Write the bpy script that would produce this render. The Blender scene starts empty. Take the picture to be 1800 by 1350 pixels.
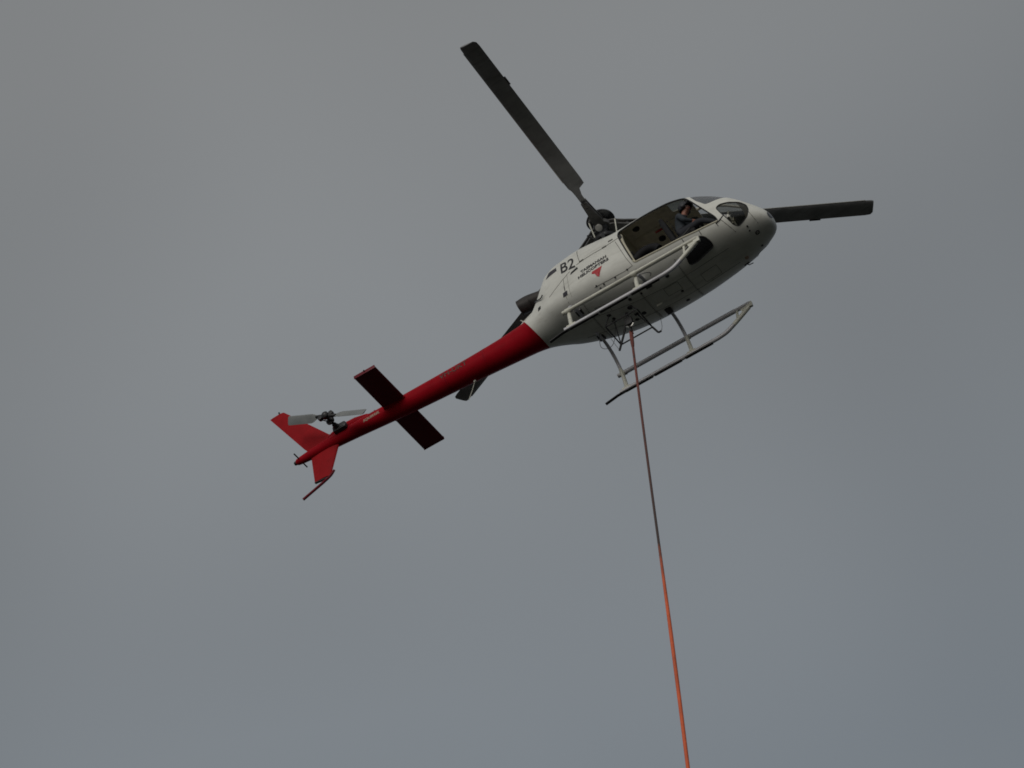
import bpy, bmesh, math, random
import numpy as np
from mathutils import Vector, Matrix
from mathutils.bvhtree import BVHTree

random.seed(7)
scene = bpy.context.scene
COL = scene.collection
rad = math.radians

# ------------------------------------------------------------------ camera
ALT = 44.2                      # height of the helicopter's skids above the ground
CAM_ROT = [[0.8430199774455082, 0.5089164991503439, -0.17413016545197804],
           [-0.47335420956874286, 0.5481891772193452, -0.6895102742259379],
           [-0.25544688275906957, 0.6636961826559917, 0.703032195007127]]
CAM_LOC = (13.015793847163247, -40.60238414880273, -42.48979758167626 + ALT)
cam_data = bpy.data.cameras.new("camera")
cam = bpy.data.objects.new("camera", cam_data)
COL.objects.link(cam)
r0, r1, r2 = [Vector(r) for r in CAM_ROT]
M = Matrix.Identity(4)
for i in range(3):
    M[i][0] = r0[i]; M[i][1] = -r1[i]; M[i][2] = -r2[i]; M[i][3] = CAM_LOC[i]
cam.matrix_world = M
cam_data.sensor_width = 36.0
cam_data.lens = 5670.845835225748 / 1800 * 36.0
cam_data.clip_start = 0.5
cam_data.clip_end = 20000
scene.camera = cam

# ------------------------------------------------------------------ sky, sun, exposure
SUN_EL, SUN_AZ = 20.0, -86.0      # direction towards the sun (azimuth from +X)
world = bpy.data.worlds.new("World")
scene.world = world
world.use_nodes = True
nt = world.node_tree
nt.nodes.clear()
out = nt.nodes.new("ShaderNodeOutputWorld")
bg = nt.nodes.new("ShaderNodeBackground")
bg.inputs["Strength"].default_value = 0.1
sky = nt.nodes.new("ShaderNodeTexSky")
sky.sky_type = 'NISHITA'
sky.sun_disc = False
sky.sun_elevation = rad(SUN_EL)
sky.sun_rotation = rad(90 - SUN_AZ)
sky.air_density = 1.0; sky.dust_density = 4.0
tc = nt.nodes.new("ShaderNodeTexCoord")
sep = nt.nodes.new("ShaderNodeSeparateXYZ")
nt.links.new(tc.outputs["Generated"], sep.inputs[0])
ramp = nt.nodes.new("ShaderNodeValToRGB")        # overcast deck: duller and bluer near the horizon
cr = ramp.color_ramp
cr.elements[0].position = 0.0;  cr.elements[0].color = (1.50, 1.66, 1.92, 1)
cr.elements[1].position = 1.0;  cr.elements[1].color = (2.62, 2.66, 2.68, 1)
e = cr.elements.new(0.60); e.color = (1.87, 2.10, 2.31, 1)
e = cr.elements.new(0.78); e.color = (2.40, 2.48, 2.52, 1)
nt.links.new(sep.outputs["Z"], ramp.inputs[0])
nz = nt.nodes.new("ShaderNodeTexNoise")
nz.inputs["Scale"].default_value = 4.5; nz.inputs["Detail"].default_value = 1.2
nz.inputs["Roughness"].default_value = 0.55
mpg = nt.nodes.new("ShaderNodeMapping"); mpg.inputs["Location"].default_value = (-1.87, 2.582, -4.474)
nt.links.new(tc.outputs["Generated"], mpg.inputs["Vector"]); nt.links.new(mpg.outputs[0], nz.inputs["Vector"])
mr = nt.nodes.new("ShaderNodeMapRange")
mr.inputs["From Min"].default_value = 0.3; mr.inputs["From Max"].default_value = 0.7
mr.inputs["To Min"].default_value = 0.835; mr.inputs["To Max"].default_value = 1.065
nt.links.new(nz.outputs["Fac"], mr.inputs["Value"])
mul = nt.nodes.new("ShaderNodeVectorMath"); mul.operation = 'SCALE'
nt.links.new(ramp.outputs["Color"], mul.inputs[0]); nt.links.new(mr.outputs["Result"], mul.inputs["Scale"])
mix = nt.nodes.new("ShaderNodeMix"); mix.data_type = 'RGBA'
mix.inputs["Factor"].default_value = 0.04
nt.links.new(mul.outputs[0], mix.inputs["A"]); nt.links.new(sky.outputs["Color"], mix.inputs["B"])
nt.links.new(mix.outputs["Result"], bg.inputs["Color"])
nt.links.new(bg.outputs[0], out.inputs["Surface"])

sd = bpy.data.lights.new("sun", 'SUN')
sd.energy = 1.12; sd.angle = rad(40); sd.color = (1.0, 0.97, 0.90)
sun = bpy.data.objects.new("sun", sd); COL.objects.link(sun)
dvec = Vector((math.cos(rad(SUN_EL)) * math.cos(rad(SUN_AZ)), math.cos(rad(SUN_EL)) * math.sin(rad(SUN_AZ)), math.sin(rad(SUN_EL))))
sun.rotation_euler = dvec.to_track_quat('Z', 'Y').to_euler()
sun.location = dvec * 200

vs = scene.view_settings
vs.view_transform = 'Standard'; vs.look = 'None'; vs.exposure = 0.0; vs.gamma = 1.0
vs.use_curve_mapping = False
scene.cycles.pixel_filter_type = 'BLACKMAN_HARRIS'
scene.cycles.filter_width = 1.75
scene.cycles.max_bounces = 8
scene.cycles.transparent_max_bounces = 16

# ------------------------------------------------------------------ materials
def mat(name, color, rough=0.5, metal=0.0, coat=0.0, var=0.0, vscale=6.0, bump=0.0, bscale=60.0, stain=None, spec=0.5):
    m = bpy.data.materials.new(name); m.use_nodes = True
    t = m.node_tree; b = t.nodes["Principled BSDF"]
    b.inputs["Base Color"].default_value = (*color, 1)
    b.inputs["Roughness"].default_value = rough
    b.inputs["Metallic"].default_value = metal
    b.inputs["Coat Weight"].default_value = coat
    b.inputs["Coat Roughness"].default_value = 0.12
    b.inputs["Specular IOR Level"].default_value = spec
    tcn = t.nodes.new("ShaderNodeTexCoord")
    src = None
    if var:
        n = t.nodes.new("ShaderNodeTexNoise"); n.inputs["Scale"].default_value = vscale
        n.inputs["Detail"].default_value = 8; n.inputs["Roughness"].default_value = 0.62
        t.links.new(tcn.outputs["Object"], n.inputs["Vector"])
        r = t.nodes.new("ShaderNodeMapRange")
        r.inputs["From Min"].default_value = 0.3; r.inputs["From Max"].default_value = 0.7
        r.inputs["To Min"].default_value = 1 - var; r.inputs["To Max"].default_value = 1 + var * 0.5
        t.links.new(n.outputs["Fac"], r.inputs["Value"])
        s = t.nodes.new("ShaderNodeVectorMath"); s.operation = 'SCALE'
        s.inputs[0].default_value = color
        t.links.new(r.outputs["Result"], s.inputs["Scale"])
        src = s.outputs[0]
        rr = t.nodes.new("ShaderNodeMapRange")
        rr.inputs["To Min"].default_value = rough * 0.8; rr.inputs["To Max"].default_value = min(1, rough * 1.25)
        t.links.new(n.outputs["Fac"], rr.inputs["Value"]); t.links.new(rr.outputs["Result"], b.inputs["Roughness"])
    if stain:            # oily streaks drawn out along the airflow
        mp = t.nodes.new("ShaderNodeMapping"); mp.inputs["Scale"].default_value = (0.9, 7.0, 7.0)
        t.links.new(tcn.outputs["Object"], mp.inputs["Vector"])
        n2 = t.nodes.new("ShaderNodeTexNoise"); n2.inputs["Scale"].default_value = 1.6; n2.inputs["Detail"].default_value = 6
        t.links.new(mp.outputs[0], n2.inputs["Vector"])
        r2_ = t.nodes.new("ShaderNodeMapRange")
        r2_.inputs["From Min"].default_value = 0.54; r2_.inputs["From Max"].default_value = 0.78
        r2_.inputs["To Max"].default_value = stain[3]
        t.links.new(n2.outputs["Fac"], r2_.inputs["Value"])
        mx = t.nodes.new("ShaderNodeMix"); mx.data_type = 'RGBA'
        t.links.new(r2_.outputs["Result"], mx.inputs["Factor"])
        if src is not None: t.links.new(src, mx.inputs["A"])
        else: mx.inputs["A"].default_value = (*color, 1)
        mx.inputs["B"].default_value = (*stain[:3], 1)
        src = mx.outputs["Result"]
    if src is not None: t.links.new(src, b.inputs["Base Color"])
    if bump:
        n3 = t.nodes.new("ShaderNodeTexNoise"); n3.inputs["Scale"].default_value = bscale; n3.inputs["Detail"].default_value = 4
        t.links.new(tcn.outputs["Object"], n3.inputs["Vector"])
        bp = t.nodes.new("ShaderNodeBump"); bp.inputs["Strength"].default_value = bump; bp.inputs["Distance"].default_value = 0.01
        t.links.new(n3.outputs["Fac"], bp.inputs["Height"]); t.links.new(bp.outputs[0], b.inputs["Normal"])
    return m

def glass(name, tint, refl_rough=0.02):
    m = bpy.data.materials.new(name); m.use_nodes = True
    t = m.node_tree; t.nodes.clear()
    o = t.nodes.new("ShaderNodeOutputMaterial")
    tr = t.nodes.new("ShaderNodeBsdfTransparent"); tr.inputs["Color"].default_value = (*tint, 1)
    gl = t.nodes.new("ShaderNodeBsdfGlossy"); gl.inputs["Roughness"].default_value = refl_rough
    lw = t.nodes.new("ShaderNodeLayerWeight"); lw.inputs["Blend"].default_value = 0.5
    pw = t.nodes.new("ShaderNodeMath"); pw.operation = 'POWER'; pw.inputs[1].default_value = 4.0
    t.links.new(lw.outputs["Facing"], pw.inputs[0])
    fr = t.nodes.new("ShaderNodeMath"); fr.operation = 'MULTIPLY_ADD'; fr.inputs[1].default_value = 0.6; fr.inputs[2].default_value = 0.04
    t.links.new(pw.outputs[0], fr.inputs[0])
    mx = t.nodes.new("ShaderNodeMixShader")
    t.links.new(fr.outputs[0], mx.inputs[0]); t.links.new(tr.outputs[0], mx.inputs[1]); t.links.new(gl.outputs[0], mx.inputs[2])
    t.links.new(mx.outputs[0], o.inputs["Surface"])
    return m

MAT = dict(
    white=mat("white_paint", (0.76, 0.755, 0.70), 0.5, spec=0.35, var=0.10, vscale=3.0, bump=0.02, bscale=4.0, stain=(0.30, 0.28, 0.23, 0.35)),
    cream=mat("cabin_lining", (0.80, 0.75, 0.62), 0.75, var=0.15, vscale=9),
    jamb=mat("door_jamb", (0.62, 0.58, 0.45), 0.5, var=0.12, vscale=8),
    red=mat("red_paint", (0.34, 0.006, 0.014), 0.42, spec=0.04, var=0.14, vscale=4.0, stain=(0.16, 0.01, 0.012, 0.5)),
    finred=mat("fin_red_paint", (0.34, 0.014, 0.018), 0.6, spec=0.06, var=0.16, vscale=5.0),
    darkred=mat("stabiliser_paint", (0.16, 0.004, 0.014), 0.4, spec=0.3, var=0.14, vscale=5.0),
    black=mat("black_rubber", (0.012, 0.012, 0.014), 0.6),
    seam=mat("panel_gap", (0.10, 0.095, 0.085), 0.8),
    ink=mat("black_marking", (0.018, 0.016, 0.02), 0.5, var=0.2, vscale=30),
    inkfade=mat("faded_marking", (0.10, 0.035, 0.025), 0.55, var=0.3, vscale=40),
    redmark=mat("red_marking", (0.50, 0.02, 0.03), 0.5),
    pale=mat("pale_marking", (0.46, 0.32, 0.24), 0.5),
    grille=mat("intake_mesh", (0.045, 0.042, 0.055), 0.7, var=0.4, vscale=90),
    tailblade=mat("tail_blade_paint", (0.21, 0.22, 0.22), 0.5, var=0.2, vscale=5),
    blade=mat("blade_paint", (0.30, 0.30, 0.31), 0.45, var=0.3, vscale=3, stain=(0.13, 0.13, 0.13, 0.7)),
    dkmetal=mat("dark_metal", (0.045, 0.044, 0.046), 0.42, metal=0.4, var=0.3, vscale=14),
    hub=mat("hub_composite", (0.13, 0.125, 0.12), 0.5, metal=0.1, var=0.3, vscale=12),
    dome=mat("absorber_black", (0.02, 0.02, 0.024), 0.25, coat=0.3, var=0.3, vscale=9),
    steel=mat("bare_steel", (0.52, 0.51, 0.48), 0.35, metal=0.6, var=0.2, vscale=16),
    exhaust=mat("burnt_steel", (0.05, 0.044, 0.042), 0.55, metal=0.5, var=0.4, vscale=7),
    gearwhite=mat("skid_paint", (0.70, 0.69, 0.60), 0.4, var=0.18, vscale=10, stain=(0.25, 0.23, 0.2, 0.5)),
    skidgrey=mat("worn_skid_tube", (0.60, 0.59, 0.62), 0.36, metal=0.1, var=0.12, vscale=4, stain=(0.30, 0.29, 0.30, 0.5)),
    cable=mat("wire_cable", (0.10, 0.10, 0.10), 0.5, metal=0.4),
    floor=mat("cabin_floor", (0.50, 0.48, 0.44), 0.8, var=0.3, vscale=30),
    seatm=mat("seat_vinyl", (0.016, 0.016, 0.018), 0.65, spec=0.15, var=0.25, vscale=25),
    panelm=mat("instrument_panel", (0.02, 0.02, 0.02), 0.6),
    lens=mat("lamp_lens", (0.55, 0.55, 0.5), 0.06, metal=0.9),
    skin=mat("skin", (0.30, 0.13, 0.09), 0.55),
    shirt=mat("flight_shirt", (0.030, 0.038, 0.048), 0.85, var=0.25, vscale=18, bump=0.2),
    trousers=mat("dark_trousers", (0.022, 0.024, 0.032), 0.85, var=0.25, vscale=18, bump=0.2),
    helmet=mat("helmet_shell", (0.03, 0.03, 0.034), 0.4),
    shoe=mat("boot_leather", (0.02, 0.018, 0.016), 0.5),
    hair=mat("hair", (0.03, 0.02, 0.015), 0.7),
    rope=mat("worn_red_line", (0.24, 0.080, 0.066), 0.8, var=0.4, vscale=1.3, stain=(0.085, 0.07, 0.066, 0.9), bump=0.8, bscale=30),
    sleeve=mat("orange_sleeve", (0.80, 0.150, 0.055), 0.7, var=0.3, vscale=1.6, bump=0.8, bscale=22, stain=(0.55, 0.12, 0.06, 0.6)),
    winglass=glass("windscreen_acrylic", (0.80, 0.80, 0.80)),
    chinglass=glass("chin_window_acrylic", (0.75, 0.75, 0.72)),
    skyglass=glass("roof_window_acrylic", (0.42, 0.43, 0.41)),
)
def rope_mat():
    m = MAT['rope']; t = m.node_tree; b = t.nodes["Principled BSDF"]
    src = b.inputs["Base Color"].links[0].from_socket
    tcn = t.nodes.new("ShaderNodeTexCoord"); sp = t.nodes.new("ShaderNodeSeparateXYZ")
    n = t.nodes.new("ShaderNodeTexNoise"); n.inputs["Scale"].default_value = 0.9; n.inputs["Detail"].default_value = 3
    t.links.new(tcn.outputs["Object"], sp.inputs[0]); t.links.new(tcn.outputs["Object"], n.inputs["Vector"])
    ad = t.nodes.new("ShaderNodeMath"); ad.operation = 'MULTIPLY_ADD'; ad.inputs[1].default_value = 2.2
    t.links.new(n.outputs["Fac"], ad.inputs[0]); t.links.new(sp.outputs["Z"], ad.inputs[2])
    r = t.nodes.new("ShaderNodeMapRange")
    r.inputs["From Min"].default_value = 0.0; r.inputs["From Max"].default_value = -3.6
    t.links.new(ad.outputs[0], r.inputs["Value"])
    mx = t.nodes.new("ShaderNodeMix"); mx.data_type = 'RGBA'
    t.links.new(r.outputs["Result"], mx.inputs["Factor"]); t.links.new(src, mx.inputs["A"])
    mx.inputs["B"].default_value = (0.085, 0.062, 0.058, 1)
    t.links.new(mx.outputs["Result"], b.inputs["Base Color"])
rope_mat()
def sleeve_mat():
    m = MAT['sleeve']; t = m.node_tree; b = t.nodes["Principled BSDF"]
    src = b.inputs["Base Color"].links[0].from_socket
    tcn = t.nodes.new("ShaderNodeTexCoord"); sp = t.nodes.new("ShaderNodeSeparateXYZ")
    n = t.nodes.new("ShaderNodeTexNoise"); n.inputs["Scale"].default_value = 5.0; n.inputs["Detail"].default_value = 4
    t.links.new(tcn.outputs["Object"], sp.inputs[0]); t.links.new(tcn.outputs["Object"], n.inputs["Vector"])
    ad = t.nodes.new("ShaderNodeMath"); ad.operation = 'MULTIPLY_ADD'; ad.inputs[1].default_value = 0.9
    t.links.new(n.outputs["Fac"], ad.inputs[0]); t.links.new(sp.outputs["Z"], ad.inputs[2])
    r = t.nodes.new("ShaderNodeMapRange")
    r.inputs["From Min"].default_value = -4.75; r.inputs["From Max"].default_value = -5.6
    t.links.new(ad.outputs[0], r.inputs["Value"])
    mx = t.nodes.new("ShaderNodeMix"); mx.data_type = 'RGBA'
    t.links.new(r.outputs["Result"], mx.inputs["Factor"]); t.links.new(src, mx.inputs["B"])
    mx.inputs["A"].default_value = (0.11, 0.060, 0.050, 1)
    t.links.new(mx.outputs["Result"], b.inputs["Base Color"])
sleeve_mat()
gm = mat("ground_cover", (0.029, 0.032, 0.024), 0.95, var=0.5, vscale=0.03, bump=0.3, bscale=0.8)
MAT["ground"] = gm

# ------------------------------------------------------------------ helpers
def link(name, me, m, parent=None, smooth=35):
    ob = bpy.data.objects.new(name, me)
    if m is not None:
        if isinstance(m, (list, tuple)):
            for k in m: me.materials.append(MAT[k])
        else: me.materials.append(MAT[m])
    COL.objects.link(ob)
    if parent is not None: ob.parent = parent
    if smooth:
        me.polygons.foreach_set("use_smooth", [True] * len(me.polygons))
        me.set_sharp_from_angle(angle=rad(smooth))
    return ob

def bm_obj(name, bm, m, parent=None, smooth=35):
    bmesh.ops.recalc_face_normals(bm, faces=bm.faces[:])
    me = bpy.data.meshes.new(name); bm.to_mesh(me); bm.free()
    return link(name, me, m, parent, smooth)

def frames(pts):
    pts = [Vector(p) for p in pts]
    n = len(pts); T = []
    for i in range(n):
        a = pts[max(0, i - 1)]; b = pts[min(n - 1, i + 1)]
        T.append((b - a).normalized())
    up = Vector((0, 0, 1)) if abs(T[0].z) < 0.9 else Vector((1, 0, 0))
    N = [(up - T[0] * up.dot(T[0])).normalized()]
    for i in range(1, n):
        v = N[-1] - T[i] * N[-1].dot(T[i])
        N.append(v.normalized())
    return pts, T, N

def add_tube(bm, pts, r, seg=12, flat=1.0):
    pts, T, N = frames(pts)
    rs = list(r) if isinstance(r, (list, tuple)) else [r] * len(pts)
    if len(rs) != len(pts): rs = list(np.interp(np.linspace(0, 1, len(pts)), np.linspace(0, 1, len(rs)), rs))
    rings = []
    for p, t, n, rr in zip(pts, T, N, rs):
        b = t.cross(n)
        rings.append([bm.verts.new(p + (n * math.cos(a) * flat + b * math.sin(a)) * rr) for a in [2 * math.pi * k / seg for k in range(seg)]])
    for a, b in zip(rings, rings[1:]):
        for k in range(seg):
            bm.faces.new((a[k], a[(k + 1) % seg], b[(k + 1) % seg], b[k]))
    bm.faces.new(rings[0][::-1]); bm.faces.new(rings[-1])

def smooth_path(pts, n=6):
    P = [np.array(p, float) for p in pts]
    P = [2 * P[0] - P[1]] + P + [2 * P[-1] - P[-2]]
    o = []
    for i in range(1, len(P) - 2):
        for k in range(n):
            t = k / n
            a, b, c, d = P[i - 1:i + 3]
            o.append(0.5 * ((2 * b) + (-a + c) * t + (2 * a - 5 * b + 4 * c - d) * t * t + (-a + 3 * b - 3 * c + d) * t ** 3))
    o.append(P[-2])
    return [tuple(p) for p in o]

def tube(name, pts, r, m, parent, seg=12, flat=1.0, smooth_n=0):
    if smooth_n: pts = smooth_path(pts, smooth_n)
    bm = bmesh.new(); add_tube(bm, pts, r, seg, flat)
    return bm_obj(name, bm, m, parent)

def add_box(bm, c, s, rot=None, bev=0.0):
    r = bmesh.ops.create_cube(bm, size=1.0)
    M_ = Matrix.Translation(Vector(c)) @ (rot.to_4x4() if rot else Matrix.Identity(4)) @ Matrix.Diagonal((*s, 1))
    bmesh.ops.transform(bm, matrix=M_, verts=r["verts"])
    if bev:
        ed = list({e for v in r["verts"] for e in v.link_edges})
        bmesh.ops.bevel(bm, geom=ed, offset=bev, segments=2, affect='EDGES', profile=0.6)

def box(name, c, s, m, parent, rot=None, bev=0.0):
    bm = bmesh.new(); add_box(bm, c, s, rot, bev)
    return bm_obj(name, bm, m, parent)

def add_lathe(bm, prof, c, axis, seg=28):
    axis = Vector(axis).normalized(); c = Vector(c)
    n = axis.orthogonal().normalized(); b = axis.cross(n)
    rings = []
    for r, h in prof:
        if r < 1e-5: rings.append([bm.verts.new(c + axis * h)])
        else: rings.append([bm.verts.new(c + axis * h + (n * math.cos(2 * math.pi * k / seg) + b * math.sin(2 * math.pi * k / seg)) * r) for k in range(seg)])
    for A, B in zip(rings, rings[1:]):
        for k in range(seg):
            k2 = (k + 1) % seg
            if len(A) == 1 and len(B) == 1: continue
            if len(A) == 1: bm.faces.new((A[0], B[k2], B[k]))
            elif len(B) == 1: bm.faces.new((A[k], A[k2], B[0]))
            else: bm.faces.new((A[k], A[k2], B[k2], B[k]))
    if len(rings[0]) > 1: bm.faces.new(rings[0][::-1])
    if len(rings[-1]) > 1: bm.faces.new(rings[-1])

def lathe(name, prof, c, axis, m, parent, seg=28):
    bm = bmesh.new(); add_lathe(bm, prof, c, axis, seg)
    return bm_obj(name, bm, m, parent)

def airfoil(n=10, th=0.12):
    up = []; lo = []
    for i in range(n + 1):
        x = 0.5 * (1 - math.cos(math.pi * i / n))
        y = 5 * th * (0.2969 * math.sqrt(x) - 0.126 * x - 0.3516 * x * x + 0.2843 * x ** 3 - 0.1015 * x ** 4)
        up.append((x, y + 0.0015)); lo.append((x, -y - 0.0015))
    return up + lo[-1:0:-1]

def add_wing(bm, stations, th=0.12, tipround=True):
    """stations: (leading edge point, chord vector, thickness direction)"""
    prof = airfoil(10, th); rings = []
    for le, ch, nd in stations:
        le = Vector(le); ch = Vector(ch); nd = Vector(nd).normalized() * ch.length
        rings.append([bm.verts.new(le + ch * x + nd * y) for x, y in prof])
    for A, B in zip(rings, rings[1:]):
        for k in range(len(prof)):
            k2 = (k + 1) % len(prof)
            bm.faces.new((A[k], A[k2], B[k2], B[k]))
    bm.faces.new(rings[0][::-1]); bm.faces.new(rings[-1])

def wing(name, stations, m, parent, th=0.12):
    bm = bmesh.new(); add_wing(bm, stations, th)
    return bm_obj(name, bm, m, parent, 40)

# ------------------------------------------------------------------ ground (out of view below, lights the belly)
bm = bmesh.new()
bmesh.ops.create_grid(bm, x_segments=60, y_segments=60, size=4000)
for v in bm.verts:
    d = math.hypot(v.co.x, v.co.y)
    v.co.z = -0.02 + (0 if d < 200 else 14 * math.sin(v.co.x * 0.004 + 1) * math.cos(v.co.y * 0.005) * min(1, (d - 200) / 900) - 14 * min(1, (d - 200) / 900))
ground = bm_obj("ground", bm, "ground", None, 60)
ground["kind"] = "structure"
ground["label"] = "dark green open ground far below the helicopter"

# ------------------------------------------------------------------ helicopter: fuselage loft
heli = bpy.data.objects.new("helicopter", None)
COL.objects.link(heli)
heli.location = (0, 0, ALT)
heli.empty_display_size = 1.0
heli["label"] = "white and red helicopter hovering with its right side door open"
heli["category"] = "helicopter"

ST = [(3.245, 0.91, 0.99, 0.06, 0.95, 2.1, 2.2),
      (3.222, 0.855, 1.075, 0.17, 0.96, 2.1, 2.2),
      (3.15, 0.805, 1.19, 0.29, 0.98, 2.1, 2.2),
      (3.0, 0.76, 1.38, 0.42, 1.015, 2.1, 2.2),
      (2.8, 0.712, 1.62, 0.535, 1.05, 2.15, 2.3),
      (2.6, 0.678, 1.815, 0.625, 1.07, 2.2, 2.4),
      (2.3, 0.6582, 2.06, 0.71, 1.1, 2.27, 2.5),
      (2.0, 0.6347, 2.22, 0.78, 1.15, 2.32, 2.55),
      (1.5, 0.5875, 2.34, 0.85, 1.2, 2.32, 2.6),
      (1.0, 0.5731, 2.36, 0.87, 1.2, 2.32, 2.6),
      (0.4, 0.6129, 2.34, 0.88, 1.2, 2.32, 2.5),
      (0, 0.6718, 2.41, 0.87, 1.2, 2.32, 2.5),
      (-0.5, 0.7893, 2.5, 0.82, 1.22, 2.32, 2.5),
      (-1.0, 0.894, 2.51, 0.7, 1.26, 2.145, 2.5),
      (-1.25, 0.9514, 2.42, 0.62, 1.31, 2.107, 2.5),
      (-1.42, 0.99, 2.23, 0.54, 1.34, 2, 2.4),
      (-1.6, 1.03, 1.97, 0.455, 1.37, 2, 2.2),
      (-1.8, 1.06, 1.765, 0.375, 1.38, 2, 2),
      (-2.06, 1.07, 1.69, 0.312, 1.38, 2, 2),
      (-3.25, 1.16, 1.65, 0.245, 1.405, 2, 2),
      (-4.73, 1.265, 1.665, 0.2, 1.465, 2, 2),
      (-6.3, 1.415, 1.695, 0.14, 1.555, 2, 2),
      (-7.2, 1.475, 1.645, 0.085, 1.56, 2, 2),
      (-7.38, 1.5, 1.62, 0.06, 1.56, 2, 2),
      (-7.43, 1.545, 1.575, 0.015, 1.56, 2, 2)]

def pchip(xs, ys, xq):
    h = np.diff(xs); d = np.diff(ys) / h; m = np.zeros_like(ys)
    for i in range(1, len(xs) - 1):
        if d[i - 1] * d[i] > 0:
            w1 = 2 * h[i] + h[i - 1]; w2 = h[i] + 2 * h[i - 1]
            m[i] = (w1 + w2) / (w1 / d[i - 1] + w2 / d[i])
    m[0] = d[0]; m[-1] = d[-1]
    k = np.clip(np.searchsorted(xs, xq) - 1, 0, len(xs) - 2)
    t = (xq - xs[k]) / h[k]
    return (2*t**3-3*t**2+1)*ys[k] + (t**3-2*t**2+t)*h[k]*m[k] + (-2*t**3+3*t**2)*ys[k+1] + (t**3-t**2)*h[k]*m[k+1]

STA = np.array(sorted(ST))
def sec_params(x):
    x = np.atleast_1d(np.array(x, float))
    return np.stack([x] + [pchip(STA[:, 0], STA[:, i], x) for i in range(1, 7)], 1)

def section(r, n, inset=0.0):
    x, zb, zt, w, zw, pb, pt = r
    zb += inset; zt -= inset; w -= inset
    o = []
    for k in range(n):
        th = 2 * math.pi * k / n
        c, s = math.cos(th), math.sin(th)
        p = pt if s >= 0 else pb
        y = w * math.copysign(abs(c) ** (2 / p), c)
        z = zw + (zt - zw) * abs(s) ** (2 / p) if s >= 0 else zw - (zw - zb) * abs(s) ** (2 / p)
        o.append((x, y, z))
    return o

def loft_bm(xs, n, inset=0.0, cap0=True, cap1=True):
    bm = bmesh.new(); rings = []
    for r in sec_params(xs):
        rings.append([bm.verts.new(p) for p in section(r, n, inset)])
    for A, B in zip(rings, rings[1:]):
        for k in range(n):
            bm.faces.new((A[k], A[(k + 1) % n], B[(k + 1) % n], B[k]))
    if cap0: bm.faces.new(rings[0])
    if cap1: bm.faces.new(rings[-1][::-1])
    bmesh.ops.recalc_face_normals(bm, faces=bm.faces[:])
    return bm

# full skin, used to lay markings and fittings onto the real surface
xs_all = np.concatenate([np.linspace(-7.43, -2.1, 90), np.linspace(-2.06, 2.5, 150), np.linspace(2.53, 3.15, 40), np.linspace(3.162, 3.245, 14)])
skin_bm = loft_bm(xs_all, 96)
SKIN = BVHTree.FromBMesh(skin_bm)
skin_bm.free()
def on_side(x, z, off=0.004, side=-1):
    h = SKIN.ray_cast(Vector((x, 3 * side, z)), Vector((0, -side, 0)))
    if h[0] is None: h = SKIN.find_nearest(Vector((x, side * 0.4, z)))
    n = h[1]
    if n.y * side < 0: n = -n
    return h[0] + n * off, n
def on_belly(x, y, off=0.004):
    h = SKIN.ray_cast(Vector((x, y, -2)), Vector((0, 0, 1)))
    n = h[1]
    if n.z > 0: n = -n
    return h[0] + n * off, n
def on_near(p, off=0.004):
    h = SKIN.find_nearest(Vector(p)); n = h[1]
    if n.dot(h[0] - Vector((h[0].x, 0, 1.35))) < 0: n = -n
    return h[0] + n * off, n

# paint split plane between white cabin and red boom (slanting)
P0 = Vector((-1.735, 0, 1.04)); PN = Vector((1, 0, 0.42)).normalized()
xs_fus = xs_all[xs_all > -2.3]
fb = loft_bm(xs_fus, 128, cap0=False, cap1=True)
bmesh.ops.bisect_plane(fb, geom=fb.verts[:] + fb.edges[:] + fb.faces[:], plane_co=P0, plane_no=PN, clear_inner=True)
fme = bpy.data.meshes.new("fuselage_raw"); fb.to_mesh(fme); fb.free()

def prism(poly, axis, lo, hi):
    """closed prism from a 2D polygon: axis 'y' -> polygon is (x,z); axis 'z' -> polygon is (x,y)"""
    bm = bmesh.new()
    f = (lambda p, d: (p[0], d, p[1])) if axis == 'y' else (lambda p, d: (p[0], p[1], d))
    A = [bm.verts.new(f(p, lo)) for p in poly]; B = [bm.verts.new(f(p, hi)) for p in poly]
    n = len(poly)
    bm.faces.new(A); bm.faces.new(B[::-1])
    for k in range(n): bm.faces.new((A[k], B[k], B[(k + 1) % n], A[(k + 1) % n]))
    bmesh.ops.recalc_face_normals(bm, faces=bm.faces[:])
    me = bpy.data.meshes.new("cutter"); bm.to_mesh(me); bm.free()
    return me

def round_poly(poly, r=0.05, n=4):
    o = []; N = len(poly)
    for i in range(N):
        p0, p1, p2 = [np.array(poly[(i + k) % N], float) for k in (-1, 0, 1)]
        a = p0 - p1; b = p2 - p1
        ra = min(r, 0.45 * np.linalg.norm(a), 0.45 * np.linalg.norm(b))
        s = p1 + a / np.linalg.norm(a) * ra; e_ = p1 + b / np.linalg.norm(b) * ra
        for k in range(n + 1):
            t = k / n
            o.append(tuple((1 - t) ** 2 * s + 2 * t * (1 - t) * p1 + t * t * e_))
    return o

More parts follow.
